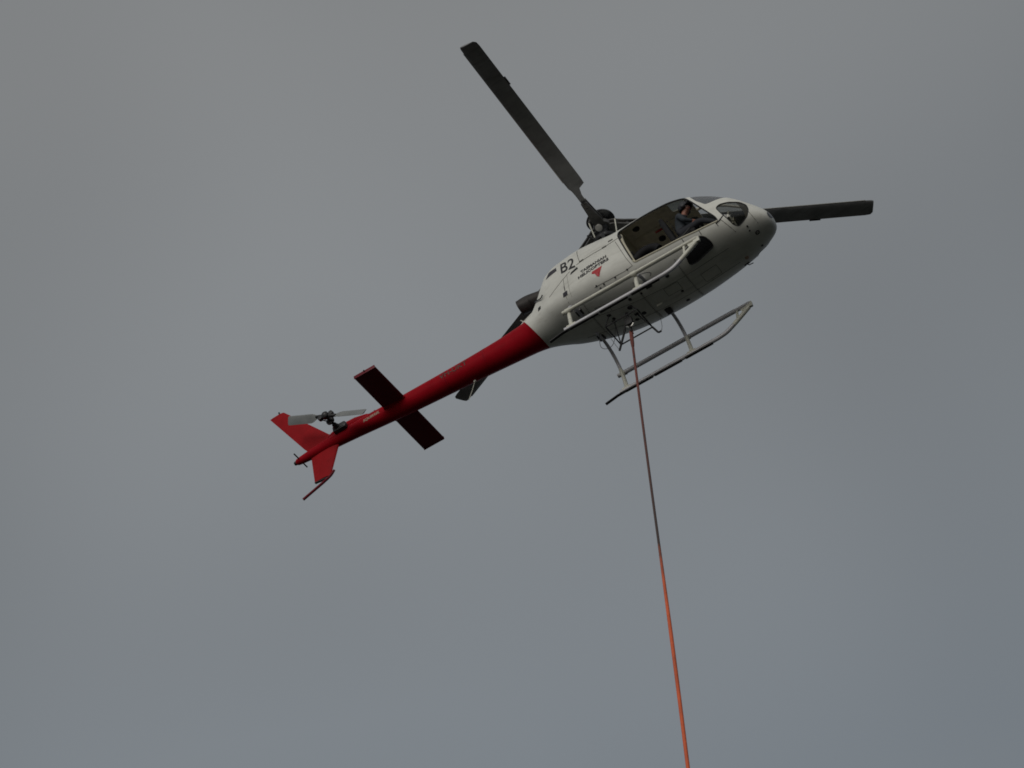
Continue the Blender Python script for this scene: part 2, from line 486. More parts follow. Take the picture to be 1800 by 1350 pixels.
def evaluate(base_me, mods):
    """run solidify / boolean modifiers on a mesh and return the resulting mesh"""
    ob = bpy.data.objects.new("tmp", base_me); COL.objects.link(ob)
    extra = []
    for kind, arg in mods:
        if kind == 'SOLID':
            md = ob.modifiers.new("s", 'SOLIDIFY'); md.thickness = arg[0]; md.offset = -1
            md.material_offset = arg[1]; md.material_offset_rim = arg[2]
            md.use_even_offset = False
        else:
            co = bpy.data.objects.new("tmpc", arg); COL.objects.link(co); extra.append(co)
            md = ob.modifiers.new("b", 'BOOLEAN'); md.operation = kind; md.object = co; md.solver = 'EXACT'
            md.material_mode = 'INDEX'
    dg = bpy.context.evaluated_depsgraph_get(); dg.update()
    me = bpy.data.meshes.new_from_object(ob.evaluated_get(dg), preserve_all_data_layers=False, depsgraph=dg)
    bpy.data.objects.remove(ob)
    for c in extra: bpy.data.objects.remove(c)
    return me

DOOR = round_poly([(.495, 1.80), (.52, 1.935), (.66, 1.975), (1.04, 2.045), (1.5, 2.125), (1.76, 2.11), (1.90, 2.0), (2.125, 1.525), (2.272, 1.244),
                   (2.378, 1.048), (2.40, .945), (2.0, .915), (1.2, .90), (.655, .915), (.606, 1.156), (.516, 1.656)], 0.05)
CHIN = round_poly([(2.435, 1.262), (2.505, 1.345), (2.67, 1.36), (2.855, 1.32), (2.95, 1.185), (2.965, 1.02), (2.905, .90), (2.79, .828), (2.68, .785),
                   (2.615, .81), (2.568, .915), (2.495, 1.08)], 0.05)
WIND = [(1.90, 2.6), (1.90, 2.2), (2.0, 1.97), (2.115, 1.69), (2.275, 1.475), (2.38, 1.49), (2.53, 1.555), (2.66, 1.63), (2.86, 1.74), (3.1, 1.9), (3.1, 2.5)]
WIND = round_poly(WIND, 0.03, 3)
ROOFW = round_poly([(1.50, -.56), (1.84, -.52), (1.82, -.16), (1.48, -.16)], 0.06)
PDOORF = round_poly([(1.30, 1.25), (1.30, 2.0), (1.75, 2.02), (1.88, 1.95), (2.2, 1.3), (2.05, 1.22)], 0.06)
PDOORR = round_poly([(.68, 1.25), (.64, 1.93), (1.2, 2.0), (1.2, 1.25)], 0.06)
mirror = lambda poly: [(p[0], -p[1]) for p in poly]

cutters = [prism(DOOR, 'y', -1.6, -.3), prism(CHIN, 'y', -1.2, -.12), prism(CHIN, 'y', .12, 1.2),
           prism(WIND, 'y', -1.2, -.025), prism(WIND, 'y', .025, 1.2),
           prism(ROOFW, 'z', 2.0, 3.0), prism(mirror(ROOFW), 'z', 2.0, 3.0),
           prism(PDOORF, 'y', .3, 1.6), prism(PDOORR, 'y', .3, 1.6)]
fme.materials.append(MAT['white']); fme.materials.append(MAT['cream']); fme.materials.append(MAT['jamb'])
shell = evaluate(fme, [('SOLID', (.028, 1, 2))] + [('DIFFERENCE', c) for c in cutters])
fus = link("fuselage", shell, None, heli, 28)
fus["label"] = "white cabin and engine body with white belly in shade"  # belly carries the same white paint; only rendered shade darkens it

def grow(poly, s):
    c = np.mean(np.array(poly), 0)
    return [tuple(c + (np.array(p) - c) * s) for p in poly]
def pane(name, poly, axis, lo, hi, m, s=1.04, label=None):
    gb = loft_bm(xs_all[xs_all > .3], 96, inset=.012, cap0=False)
    me = bpy.data.meshes.new("p"); gb.to_mesh(me); gb.free()
    r = evaluate(me, [('SOLID', (.006, 0, 0)), ('INTERSECT', prism(grow(poly, s), axis, lo, hi))])
    r.materials.clear()
    for p in r.polygons: p.material_index = 0
    o = link(name, r, m, heli, 30)
    if label: o["label"] = label
    return o
pane("windscreen", WIND, 'y', -1.2, -.015, 'winglass', 1.03)
pane("windscreen", WIND, 'y', .015, 1.2, 'winglass', 1.03)
pane("chin_window", CHIN, 'y', -1.2, -.1, 'chinglass', 1.05)
pane("chin_window", CHIN, 'y', .1, 1.2, 'chinglass', 1.05)
pane("roof_window", ROOFW, 'z', 2.0, 3.0, 'skyglass', 1.06, "grey tinted roof window above the pilot")
pane("roof_window", mirror(ROOFW), 'z', 2.0, 3.0, 'skyglass', 1.06)
pane("door_window", PDOORF, 'y', .3, 1.6, 'winglass')
pane("door_window", PDOORR, 'y', .3, 1.6, 'winglass')

# black rubber seals round door opening and chin windows
def surf_loop(poly, off=0.0, side=-1, step=0.05):
    o = []
    N = len(poly)
    for i in range(N):
        a = np.array(poly[i]); b = np.array(poly[(i + 1) % N])
        k = max(1, int(np.linalg.norm(b - a) / step))
        for j in range(k):
            p = a + (b - a) * j / k
            o.append(on_side(p[0], p[1], off, side)[0])
    return o
def seal(name, poly, r, m, side=-1, off=-0.004, parent=None):
    L = surf_loop(poly, off, side); L = L + L[:2]
    return tube(name, L, r, m, parent or heli, 6)
top_idx = DOOR[:40]
ks = [k for k, p in enumerate(DOOR) if p[1] > .965]
k0 = next(k for k in range(len(DOOR)) if DOOR[k][1] <= .965 and DOOR[k - 1][1] > .965)      # first point of the sill
ring_ = DOOR[k0:] + DOOR[:k0]
nsill = next(k for k, p in enumerate(ring_) if p[1] > .965)
def surf_path(poly, off, step=.05):
    o = []
    for a, b in zip(poly, poly[1:]):
        a = np.array(a); b = np.array(b); k = max(1, int(np.linalg.norm(b - a) / step))
        for j_ in range(k): o.append(on_side(*(a + (b - a) * j_ / k), off)[0])
    o.append(on_side(*poly[-1], off)[0])
    return o
tube("door_seal", surf_path(ring_[nsill - 1:] + ring_[:1], -.004), .014, 'black', heli, 6)
tube("door_sill", surf_path(ring_[:nsill], -.004), .017, 'jamb', heli, 6)
for s in (-1, 1): seal("chin_window_seal", CHIN, .009, 'black', s)

# boom
xs_b = xs_all[xs_all < -1.55]
bb = loft_bm(xs_b, 64)
bmesh.ops.bisect_plane(bb, geom=bb.verts[:] + bb.edges[:] + bb.faces[:], plane_co=P0 - PN * 0.003, plane_no=PN, clear_outer=True)
boom = bm_obj("tail_boom", bb, 'red', heli, 30)
boom["label"] = "glossy red tapering tail boom"

# drive shaft cover along the top of the boom
bm = bmesh.new()
path = []; rr = []
for x in np.linspace(-2.05, -6.05, 40):
    p = sec_params(x)[0]
    path.append((x, 0, p[2] - .035)); rr.append(.085 - .012 * (-2.05 - x) / 4)
add_tube(bm, path, rr, 14)
bm_obj("shaft_cover", bm, 'red', boom)
for x in (-2.5, -3.3, -4.1, -5.5):
    p = sec_params(x)[0]
    lathe("cover_clip", [(.088, -.012), (.094, -.008), (.094, .008), (.088, .012)], (x, 0, p[2] - .035), (1, 0, 0), 'darkred', boom, 20)
for x in (-2.95, -3.85, -5.55, -6.05):
    p = sec_params(x)[0]
    tube("skin_joint", [(x, p[3] * math.cos(a) * 1.001, p[4] + p[3] * math.sin(a) * 1.001) for a in np.linspace(-math.pi, math.pi, 49)], .0035, 'darkred', boom, 5)
bm = bmesh.new()
for x0 in (-2.95, -3.85, -5.55):
    for dx in (-.035, .035):
        p = sec_params(x0 + dx)[0]
        for a in np.linspace(-math.pi, math.pi, 36, endpoint=False):
            n = Vector((0, math.cos(a), math.sin(a)))
            add_lathe(bm, [(.006, -.002), (.005, .0025), (0, .003)], Vector((x0 + dx, 0, p[4])) + n * p[3], n, 5)
rv = bm_obj("rivets", bm, 'darkred', boom, 0); rv["kind"] = "stuff"
# gearbox fairing hump
bm = bmesh.new()
add_tube(bm, [(-5.55, 0, 1.66), (-5.7, 0, 1.70), (-5.95, 0, 1.735), (-6.25, 0, 1.745), (-6.5, 0, 1.70), (-6.75, 0, 1.63)], [.03, .075, .1, .105, .085, .03], 16)
bm_obj("gearbox_fairing", bm, 'red', boom)

# ------------------------------------------------------------------ tail surfaces
fin_n = (0, 1, 0)
wing("upper_fin", [((-6.36, 0, 1.56), (-.66, 0, -.02), fin_n), ((-6.60, 0, 1.84), (-.57, 0, -.06), fin_n), ((-7.45, 0, 3.0), (-.35, 0, 0.03), fin_n), ((-7.475, 0, 3.03), (-.33, 0, .012), fin_n)], 'finred', heli, .13)
lf = wing("lower_fin", [((-6.36, 0, 1.56), (-.70, 0, -.02), fin_n), ((-6.43, 0, 1.39), (-.63, 0, .04), fin_n), ((-6.71, 0, .775), (-.372, 0, .045), fin_n)], 'finred', heli, .13)
tube("tail_guard", [(-6.62, 0, .86), (-6.72, 0, .775), (-6.90, 0, .705), (-7.15, 0, .63), (-7.395, 0, .558)], [.024, .028, .029, .028, .029], 'darkred', lf, 10, smooth_n=4)
box("guard_shoe", (-6.93, 0, .775), (.30, .05, .02), 'black', lf, Matrix.Rotation(rad(7), 3, 'Y'), .006)
st_n = (0, 0, -1)
stab = wing("horizontal_stabiliser", [((-4.754, -1.264, 1.478), (-.482, 0, 0), st_n), ((-4.75, 0, 1.478), (-.486, 0, 0), st_n), ((-4.754, 1.264, 1.478), (-.482, 0, 0), st_n)], 'darkred', heli, .13)
for s in (-1, 1):
    box("tip_plate", (-4.995, s * 1.268, 1.478), (.475, .012, .075), 'darkred', stab, None, .004)
    tube("tip_fitting", [(-4.99, s * 1.262, 1.49), (-4.99, s * 1.30, 1.50)], .014, 'black', stab, 8)
tube("tail_position_lamp_bar", [(-7.30, -.23, 1.575), (-7.30, .23, 1.56)], .015, 'black', boom, 8)
lathe("tail_lamp", [(0, 0), (.035, .01), (.045, .04), (.04, .08)], (-7.45, 0, 1.56), (1, 0, 0), 'dkmetal', boom, 16)
tube("fin_antenna", [(-7.57, 0, 3.02), (-7.585, 0, 3.10)], .018, 'black', heli, 8)
for s in (-1, 1):
    bm = bmesh.new()
    add_box(bm, (-4.99, s * .205, 1.47), (.50, .05, .05), None, .015)
    bm_obj("root_fillet", bm, 'red', stab)

# ------------------------------------------------------------------ tail rotor
tr = bpy.data.objects.new("tail_rotor", None); COL.objects.link(tr); tr.parent = heli
bm = bmesh.new()
add_box(bm, (-6.24, -.16, 1.635), (.30, .16, .15), None, .04)
add_lathe(bm, [(.075, 0), (.085, .04), (.06, .10), (.045, .16)], (-6.29, -.16, 1.66), (0, -1, 0), 20)
bm_obj("gearbox", bm, 'dkmetal', tr)
tube("shaft", [(-6.295, -.2, 1.67), (-6.318, -.60, 1.73)], .03, 'dkmetal', tr, 12)
bm = bmesh.new()
add_lathe(bm, [(.05, 0), (.085, .015), (.085, .05), (.05, .07)], (-6.318, -.36, 1.71), (0, -1, 0), 18)
add_lathe(bm, [(.04, 0), (.075, .02), (.075, .10), (.045, .13), (0, .14)], (-6.318, -.50, 1.73), (0, -1, 0), 18)
bm_obj("hub", bm, 'dkmetal', tr)
ang = rad(151)
dirv = Vector((math.cos(ang), 0, math.sin(ang))); perp = Vector((-math.sin(ang), 0, math.cos(ang)))
hubp = Vector((-6.318, -.545, 1.73))
for s in (1, -1):
    d = dirv * s; ch = (perp * s * .92 + Vector((0, .39, 0))).normalized()
    nd = d.cross(ch)
    S = []
    for rr_, c_ in ((.20, .06), (.28, .15), (.34, .185), (.90, .185), (.93, .16)):
        S.append((hubp + d * rr_ - ch * c_ * .35, ch * c_, nd))
    wing("tail_rotor_blade", S, 'tailblade', tr, .11)
    bm = bmesh.new(); add_tube(bm, [hubp + d * .03, hubp + d * .24], [.042, .03], 10)
    add_lathe(bm, [(.0, -.04), (.05, -.035), (.055, .0), (.05, .04), (0, .045)], hubp + d * .11 + perp * s * .05, (0, -1, 0), 12)
    bm_obj("blade_grip", bm, 'dkmetal', tr)
    tube("pitch_link", [hubp + d * .12 + perp * s * .07, Vector((-6.318, -.39, 1.715)) + d * .085], .011, 'dkmetal', tr, 8)

# ------------------------------------------------------------------ main rotor
HUB = Vector((.0, 0, 3.14))
mr_ = bpy.data.objects.new("main_rotor", None); COL.objects.link(mr_); mr_.parent = heli
lathe("mast", [(.17, 2.36), (.15, 2.5), (.095, 2.58), (.085, 3.0), (.12, 3.05), (.12, 3.12)], (HUB.x, 0, 0), (0, 0, 1), 'dkmetal', mr_, 24)
bm = bmesh.new()
add_lathe(bm, [(.10, 2.66), (.215, 2.67), (.235, 2.70), (.235, 2.74), (.20, 2.77), (.10, 2.78)], (HUB.x, 0, 0), (0, 0, 1), 32)
bm_obj("swashplate", bm, 'dkmetal', mr_)
lathe("vibration_absorber", [(.0, .10), (.10, .105), (.235, .13), (.285, .17), (.275, .205), (.20, .255), (.10, .285), (0, .29)], HUB, (0, 0, 1), 'dome', mr_, 40)
bm = bmesh.new()
add_lathe(bm, [(.10, -.05), (.17, -.045), (.17, .045), (.13, .10), (.06, .11)], HUB, (0, 0, 1), 28)
bm_obj("star_hub", bm, 'hub', mr_)
PSI, CONE, TP, TR_ = -88.5, 1.17, -3.54, -1.03
for k in range(3):
    a = rad(PSI + 120 * k); b = rad(CONE)
    X, Y = math.cos(b) * math.cos(a), math.cos(b) * math.sin(a)
    d = Vector((X, Y, math.sin(b) + X * rad(TP) + Y * rad(TR_)))
    d.normalize()
    # rotor turns clockwise seen from above: leading edge faces that way
    lead = Vector((0, 0, 1)).cross(d).normalized() * -1
    pitch = rad(7)
    up = lead.cross(d).normalized()
    if up.z < 0: up = -up
    ch = (-lead * math.cos(pitch) - up * math.sin(pitch)).normalized()      # leading -> trailing edge
    nd = up
    S = []
    for rr_, c_, t_ in ((.62, .11, .5), (.95, .12, .45), (1.12, .17, .36), (1.20, .335, .26), (1.35, .35, .26), (5.20, .35, .26), (5.30, .335, .26), (5.345, .27, .26)):
        S.append((HUB + d * rr_ - ch * c_ * t_, ch * c_, nd))
    bl = wing("rotor_blade", S, 'blade', mr_, .12)
    # trim tab near the tip
    tabc = HUB + d * 4.2 + ch * (.35 * .74 + .010)
    rot = Matrix((d, ch, nd)).transposed()
    box("trim_tab", tabc, (.22, .035, .006), 'dkmetal', mr_, rot)
    # bare steel strip along the leading edge
    L_ = [HUB + d * r_ - ch * (.35 * .26 + .001) for r_ in np.linspace(1.4, 5.18, 12)]
    tube("leading_edge_strip", L_, .011, 'steel', mr_, 8)
    # sleeve: two cheek plates gripping the star arm
    bm = bmesh.new()
    for s in (-1, 1):
        w0 = .07
        pl = []
        for r_, w_ in ((.10, .10), (.22, .115), (.45, .085), (.78, .06)):
            pl.append((r_, w_))
        vs_ = []
        for zz in (s * .055 - .014, s * .055 + .014):
            A = [bm.verts.new(HUB + d * r_ + ch * w_ + up * zz) for r_, w_ in pl]
            B = [bm.verts.new(HUB + d * r_ - ch * w_ + up * zz) for r_, w_ in pl]
            vs_.append(A + B[::-1])
        bm.faces.new(vs_[0]); bm.faces.new(vs_[1][::-1])
        n_ = len(vs_[0])
        for q in range(n_): bm.faces.new((vs_[0][q], vs_[0][(q + 1) % n_], vs_[1][(q + 1) % n_], vs_[1][q]))
    for r_ in (.62, .74):
        add_tube(bm, [HUB + d * r_ - up * .085, HUB + d * r_ + up * .085], .018, 8)
    bm_obj("blade_sleeve", bm, 'hub', mr_)
    tube("star_arm", [HUB + d * .10, HUB + d * .30, HUB + d * .52], [.075, .045, .03], 'steel', mr_, 10)
    lathe("elastomeric_bearing", [(.0, -.04), (.055, -.04), (.062, 0), (.055, .04), (0, .04)], HUB + d * .17, d, 'black', mr_, 16)
    lathe("frequency_adapter", [(.0, -.045), (.06, -.045), (.06, .045), (0, .045)], HUB + d * .50, up, 'black', mr_, 16)
    ph = HUB + d * .24 - ch * .17 - up * .02
    horn = tube("pitch_horn", [HUB + d * .30 - ch * .07, ph], .024, 'hub', mr_, 8)
    lo = Vector((HUB.x, 0, 2.73)) + (ph - HUB).normalized() * .25
    lo.z = 2.73
    tube("pitch_link", [lo, ph], .014, 'gearwhite', mr_, 8)
for a in (40, 160, 280):
    bx_ = Vector((HUB.x + .26 * math.cos(rad(a)), .26 * math.sin(rad(a)), 2.66))
    tube("servo_actuator", [bx_, bx_ + Vector((.05 * math.cos(rad(a)), .05 * math.sin(rad(a)), -.36))], [.032, .05], 'dkmetal', mr_, 10)
tube("scissor_link", [(HUB.x - .09, -.09, 2.95), (HUB.x - .26, -.24, 2.84), (HUB.x - .16, -.16, 2.72)], .02, 'dkmetal', mr_, 8)
lathe("servo_end", [(.045, 0), (.07, .004), (.07, .03), (.045, .034)], (HUB.x + .02, -.30, 2.82), (.25, -.75, -.6), 'steel', mr_, 20)
bm = bmesh.new()
add_lathe(bm, [(.42, 2.36), (.36, 2.46), (.28, 2.50), (.18, 2.51)], (HUB.x, 0, 0), (0, 0, 1), 36)
bm_obj("mast_fairing", bm, 'dkmetal', heli)

# ------------------------------------------------------------------ exhaust, intakes
bm = bmesh.new()
pp = smooth_path([(-1.25, 0, 2.14), (-1.6, 0, 2.22), (-1.88, 0, 2.28), (-2.07, 0, 2.27)], 5)
add_tube(bm, pp, [.15] * len(pp), 24)
f = max(bm.faces, key=lambda q: -q.calc_center_median().x)
r_ = bmesh.ops.inset_individual(bm, faces=[f], thickness=.012)
bmesh.ops.translate(bm, verts=f.verts[:], vec=(.25, 0, -.03))
ex = bm_obj("exhaust_pipe", bm, 'exhaust', heli)
tube("exhaust_shroud", [(-1.32, 0, 2.155), (-1.56, 0, 2.21)], [.185, .17], 'exhaust', heli, 24)
tube("drain_pipe", [(-1.60, -.38, 1.78), (-1.53, -.47, 1.70), (-1.40, -.575, 1.585), (-1.34, -.60, 1.62)], .012, 'dkmetal', heli, 8, smooth_n=4)

def patch(name, quad, m, parent, off=.005, n=6, side=-1):
    """thin plate following the skin; quad = 4 (x,z) corners"""
    q = [np.array(p, float) for p in quad]
    bm = bmesh.new(); G = []
    for i in range(n + 1):
        row = []
        for j in range(n + 1):
            u, v = i / n, j / n
            p = (1-u)*(1-v)*q[0] + u*(1-v)*q[1] + u*v*q[2] + (1-u)*v*q[3]
            c, nn = on_side(p[0], p[1], off, side)
            row.append(bm.verts.new(c))
        G.append(row)
    for i in range(n):
        for j in range(n): bm.faces.new((G[i][j], G[i+1][j], G[i+1][j+1], G[i][j+1]))
    r = bmesh.ops.extrude_face_region(bm, geom=bm.faces[:])
    vv = [g for g in r["geom"] if isinstance(g, bmesh.types.BMVert)]
    bmesh.ops.translate(bm, verts=vv, vec=(0, -side * .012, 0))
    return bm_obj(name, bm, m, parent, 30)
patch("rear_intake_grille", [(-1.20, 1.985), (-.915, 1.955), (-.93, 2.09), (-1.12, 2.15)], 'grille', fus)
patch("side_vent", [(-.905, 1.145), (-.80, 1.125), (-.778, 1.21), (-.885, 1.225)], 'grille', fus)
patch("intake_slot", [(-.625, 1.505), (-.435, 1.525), (-.445, 1.585), (-.60, 1.555)], 'black', fus)
patch("drain_opening", [(-1.545, 1.40), (-1.47, 1.40), (-1.46, 1.47), (-1.53, 1.48)], 'black', fus, n=3)

# ------------------------------------------------------------------ panel gaps and fasteners
def gap(pts, r=.0055, m='seam', name="panel_gap", parent=None):
    P = []
    for a, b in zip(pts, pts[1:]):
        k = max(1, int(math.hypot(b[0]-a[0], b[1]-a[1]) / .05))
        for j in range(k): P.append(on_side(a[0]+(b[0]-a[0])*j/k, a[1]+(b[1]-a[1])*j/k, .0)[0])
    P.append(on_side(pts[-1][0], pts[-1][1], .0)[0])
    return tube(name, P, r, m, parent or fus, 5)
gap([(-.42, 2.16), (-.41, 2.05), (-.37, 1.665)])
gap([(.52, 1.70), (.163, 1.656), (-.289, 1.666), (-.45, 1.655)], .007)
gap([(-.62, 1.61), (-.881, 1.529), (-1.045, 1.474), (-1.2, 1.42)])
gap([(.43, 1.63), (.50, 1.30), (.55, 1.05), (.60, .885), (.418, .87), (.069, .89), (-.246, .925)], .0055)
gap([(-.80, 1.537), (-.825, 1.26), (-.85, 1.10), (-.86, 1.02)], .005)
gap([(-.70, 1.60), (-.72, 1.3), (-.74, 1.05)], .003)
gap([(-.82, 1.36), (-.825, 1.24)], .009, 'ink')
gap([(2.945, 1.0), (3.0, .80)], .005)
gap([(2.437, .97), (2.50, .86), (2.58, .74)], .006)
for (x, z) in ((1.652, .90), (2.004, .895), (2.347, .92)):
    gap([(x, z + .02), (x + .012, z - .06)], .008, 'ink', "sill_notch")
def stud(name, p, n, r, m, parent, h=.02):
    return lathe(name, [(r, -.01), (r, h * .6), (r * .7, h), (0, h)], p, n, m, parent, 10)
for (x, z) in ((.337, 1.762), (-.329, 1.672), (.188, 1.66)):
    c, n = on_side(x, z, .0)
    rot = n.to_track_quat('Z', 'X').to_matrix()
    bm = bmesh.new(); add_box(bm, c, (.035, .10, .022), rot, .006)
    bm_obj("panel_hinge", bm, 'seam', fus)
for (x, z) in ((-.20, .93), (-.148, .875), (-.052, .885), (.202, .872), (.477, .875)):
    c, n = on_side(x, z, .0); stud("fastener", c, n, .016, 'ink', fus)
for (x, y, r) in ((1.063, -.38, .04), (1.113, .111, .03), (1.073, .44, .04), (.208, -.286, .035), (-.304, .025, .035), (-.518, -.233, .03), (2.81, -.33, .018), (2.80, -.236, .018), (2.811, .259, .025), (.46, -.30, .022), (.1, -.1, .05), (.25, .18, .045), (.05, .28, .04), (-.2, -.35, .03)):
    c, n = on_belly(x, y, 0.0); stud("drain_plug", c, n, r, 'black', fus, .012)
for x in (1.35, .45, -.62):
    P = [on_belly(x, y, 0)[0] for y in np.linspace(-.58, .58, 24)]
    tube("belly_seam", P, .005, 'seam', fus, 5)
for y in (-.18, .30):
    P = [on_belly(x, y, 0)[0] for x in np.linspace(-1.0, 2.3, 50)]
    tube("belly_seam", P, .004, 'seam', fus, 5)
for (x, y, w_, h_) in ((1.75, .12, .34, .26), (1.0, -.05, .30, .22), (-.35, -.28, .26, .20), (.0, .38, .30, .16)):
    P = []
    for a, b in (((-1, -1), (1, -1)), ((1, -1), (1, 1)), ((1, 1), (-1, 1)), ((-1, 1), (-1, -1))):
        for t_ in np.linspace(0, 1, 8, endpoint=False):
            P.append(on_belly(x + w_ / 2 * (a[0] + (b[0] - a[0]) * t_), y + h_ / 2 * (a[1] + (b[1] - a[1]) * t_), 0)[0])
    tube("access_panel_gap", P + P[:2], .004, 'seam', fus, 5)
bm = bmesh.new()
for x in (1.37, 1.33, .47, .43, -.60, -.64):
    for y in np.linspace(-.56, .56, 30):
        c, n = on_belly(x, y, 0); add_lathe(bm, [(.006, -.002), (.005, .003), (0, .004)], c, n, 5)
rb = bm_obj("rivets", bm, 'seam', fus, 0); rb["kind"] = "stuff"
# ventral antennas
for (x, y, h) in ((.62, .12, .05),):
    c, n = on_belly(x, y, 0)
    wing("belly_antenna", [(c + Vector((.08, 0, .02)), (-.16, 0, 0), (0, 1, 0)), (c + Vector((.03, 0, -h)), (-.10, 0, 0), (0, 1, 0))], 'gearwhite', fus, .18)
# small oval window in the nose tip
bm = bmesh.new(); rg = []
for k_ in (.3, .65, 1.0):
    row = []
    for a in np.linspace(0, 2 * math.pi, 24, endpoint=False):
        y_ = -.115 + .085 * k_ * math.cos(a) + .02 * k_ * math.sin(a); z_ = .975 + .085 * k_ * math.sin(a)
        h = SKIN.ray_cast(Vector((5, y_, z_)), Vector((-1, 0, 0)))
        row.append(bm.verts.new(h[0] + Vector((.005, 0, 0))))
    rg.append(row)
bm.faces.new(rg[0])
for a_, b_ in zip(rg, rg[1:]):
    for k_ in range(24): bm.faces.new((a_[k_], a_[(k_ + 1) % 24], b_[(k_ + 1) % 24], b_[k_]))
bm_obj("nose_window", bm, 'dome', fus, 30)
# landing light
c, n = on_belly(2.897, -.101, 0)
bm = bmesh.new(); add_lathe(bm, [(.045, -.02), (.045, .01), (.036, .012), (.036, -.01)], c, n, 20); ll = bm_obj("landing_light", bm, 'black', fus)
lathe("lamp_lens", [(.036, -.004), (.025, .012), (0, .018)], c, n, 'lens', fus, 18)
c, n = on_belly(2.451, .285, 0); lathe("belly_lamp", [(.04, -.01), (.04, .02), (.02, .035), (0, .037)], c, n, 'pale', fus, 14)
c, n = on_belly(2.36, .49, 0); box("pitot_mount", c, (.12, .04, .025), 'black', fus, None, .01)
tube("pitot_tube", [c, c + Vector((.03, .02, -.04)), c + Vector((.12, .02, -.045))], .01, 'dkmetal', fus, 8)
# door catch and wire at front lower corner of the doorway
c, n = on_side(2.43, .945, .01)
tube("door_catch", [c + Vector((-.09, 0, -.035)), c, c + Vector((.10, .01, .08))], .009, 'black', fus, 8)
# floor window under the pilot
FWP = round_poly([(1.535, -.33), (1.68, -.31), (2.09, -.39), (2.10, -.50), (2.04, -.63), (1.90, -.675), (1.58, -.60)], .07)
bm = bmesh.new()
ctr_ = np.mean(np.array(FWP), 0); rings_ = []
for k_ in (0.25, .5, .75, 1.0):
    rings_.append([bm.verts.new(on_belly(*(ctr_ + (np.array(p) - ctr_) * k_), .012)[0]) for p in FWP])
bm.faces.new(rings_[0])
for a_, b_ in zip(rings_, rings_[1:]):
    for k_ in range(len(FWP)): bm.faces.new((a_[k_], a_[(k_ + 1) % len(FWP)], b_[(k_ + 1) % len(FWP)], b_[k_]))
r_ = bmesh.ops.extrude_face_region(bm, geom=bm.faces[:])
bmesh.ops.translate(bm, verts=[g for g in r_["geom"] if isinstance(g, bmesh.types.BMVert)], vec=(0, .006, .03))
fw = bm_obj("floor_window", bm, 'dome', fus, 30)
fw["label"] = "black glazed look-down window under the pilot's feet"
tube("window_frame", [on_belly(*p, .012)[0] for p in FWP + FWP[:2]], .012, 'black', fus, 6)
# boom antenna and small white fairing at the paint line
ba = box("antenna_mount", (-3.355, .05, 1.155), (.05, .035, .06), 'gearwhite', boom, None, .01)
tube("whip", [(-3.36, .05, 1.14), (-3.44, .05, .98), (-3.565, .05, .775)], .006, 'gearwhite', boom, 6)
bm = bmesh.new()
add_tube(bm, [(-1.62, -.30, 1.70), (-1.80, -.20, 1.72), (-2.0, -.12, 1.725), (-2.2, -.06, 1.71)], [.012, .028, .03, .01], 10)
bm_obj("spine_fairing", bm, 'white', heli)
tube("top_antenna", [(-1.98, -.05, 1.72), (-2.10, -.05, 1.90)], [.016, .008], 'gearwhite', heli, 8)

# ------------------------------------------------------------------ lettering
def text(body, x0, z0, width, height, m, name, parent, bold=0.0, shear=0.0, side=-1, off=.0055, tilt=0.0):
    cu = bpy.data.curves.new("txt", 'FONT'); cu.body = body; cu.size = 1.0; cu.offset = bold; cu.shear = shear
    cu.resolution_u = 3
    to = bpy.data.objects.new("txt", cu); COL.objects.link(to)
    dg = bpy.context.evaluated_depsgraph_get(); dg.update()
    me = bpy.data.meshes.new_from_object(to.evaluated_get(dg)); bpy.data.objects.remove(to)
    bm = bmesh.new(); bm.from_mesh(me); bpy.data.meshes.remove(me)
    xs_ = [v.co.x for v in bm.verts]; ys_ = [v.co.y for v in bm.verts]
    mnx, mxx, mny, mxy = min(xs_), max(xs_), min(ys_), max(ys_)
    for v in bm.verts:
        v.co = Vector(((v.co.x - mnx) / (mxx - mnx) * width, (v.co.y - mny) / (mxy - mny) * height, 0))
    for k in range(1, 8):
        bmesh.ops.bisect_plane(bm, geom=bm.verts[:] + bm.edges[:] + bm.faces[:], plane_co=(0, height * k / 8, 0), plane_no=(0, 1, 0))
    for v in bm.verts:
        x = x0 + v.co.x; z = z0 + v.co.y + tilt * v.co.x
        v.co = on_side(x, z, off, side)[0]
    for fc in bm.faces:
        fc.normal_update()
    return bm_obj(name, bm, m, parent, 0)
text("B2", -.815, 1.735, .335, .345, 'ink', "lettering", fus, .012, tilt=-.36)
text("TASMANIAN", -.40, 1.345, .59, .072, 'ink', "lettering", fus, .04)
text("HELICOPTERS", -.48, 1.247, .70, .072, 'ink', "lettering", fus, .04)
text("VH-UKT", -3.95, 1.378, .64, .112, 'inkfade', "lettering", boom, .02, tilt=-.02)
text("SQUIRREL", -5.74, 1.455, .39, .065, 'pale', "lettering", boom, .03, shear=.3, tilt=-.02)
# red dart emblem under the lettering
bm = bmesh.new()
dart = [(.055, 1.205), (-.065, 1.02), (-.11, 1.055), (-.125, 1.12), (-.19, 1.165), (-.17, 1.205)]
c0 = np.array([-.05, 1.14])
ctr = bm.verts.new(on_side(-.06, 1.14, .006)[0])
ring = []
for i in range(len(dart)):
    a = np.array(dart[i]); b = np.array(dart[(i + 1) % len(dart)])
    for t in np.linspace(0, 1, 4, endpoint=False):
        p = a + (b - a) * t; ring.append(bm.verts.new(on_side(p[0], p[1], .006)[0]))
for i in range(len(ring)): bm.faces.new((ctr, ring[i], ring[(i + 1) % len(ring)]))
em = bm_obj("dart_emblem", bm, 'redmark', fus, 0)
em["label"] = "red dart emblem below the lettering"

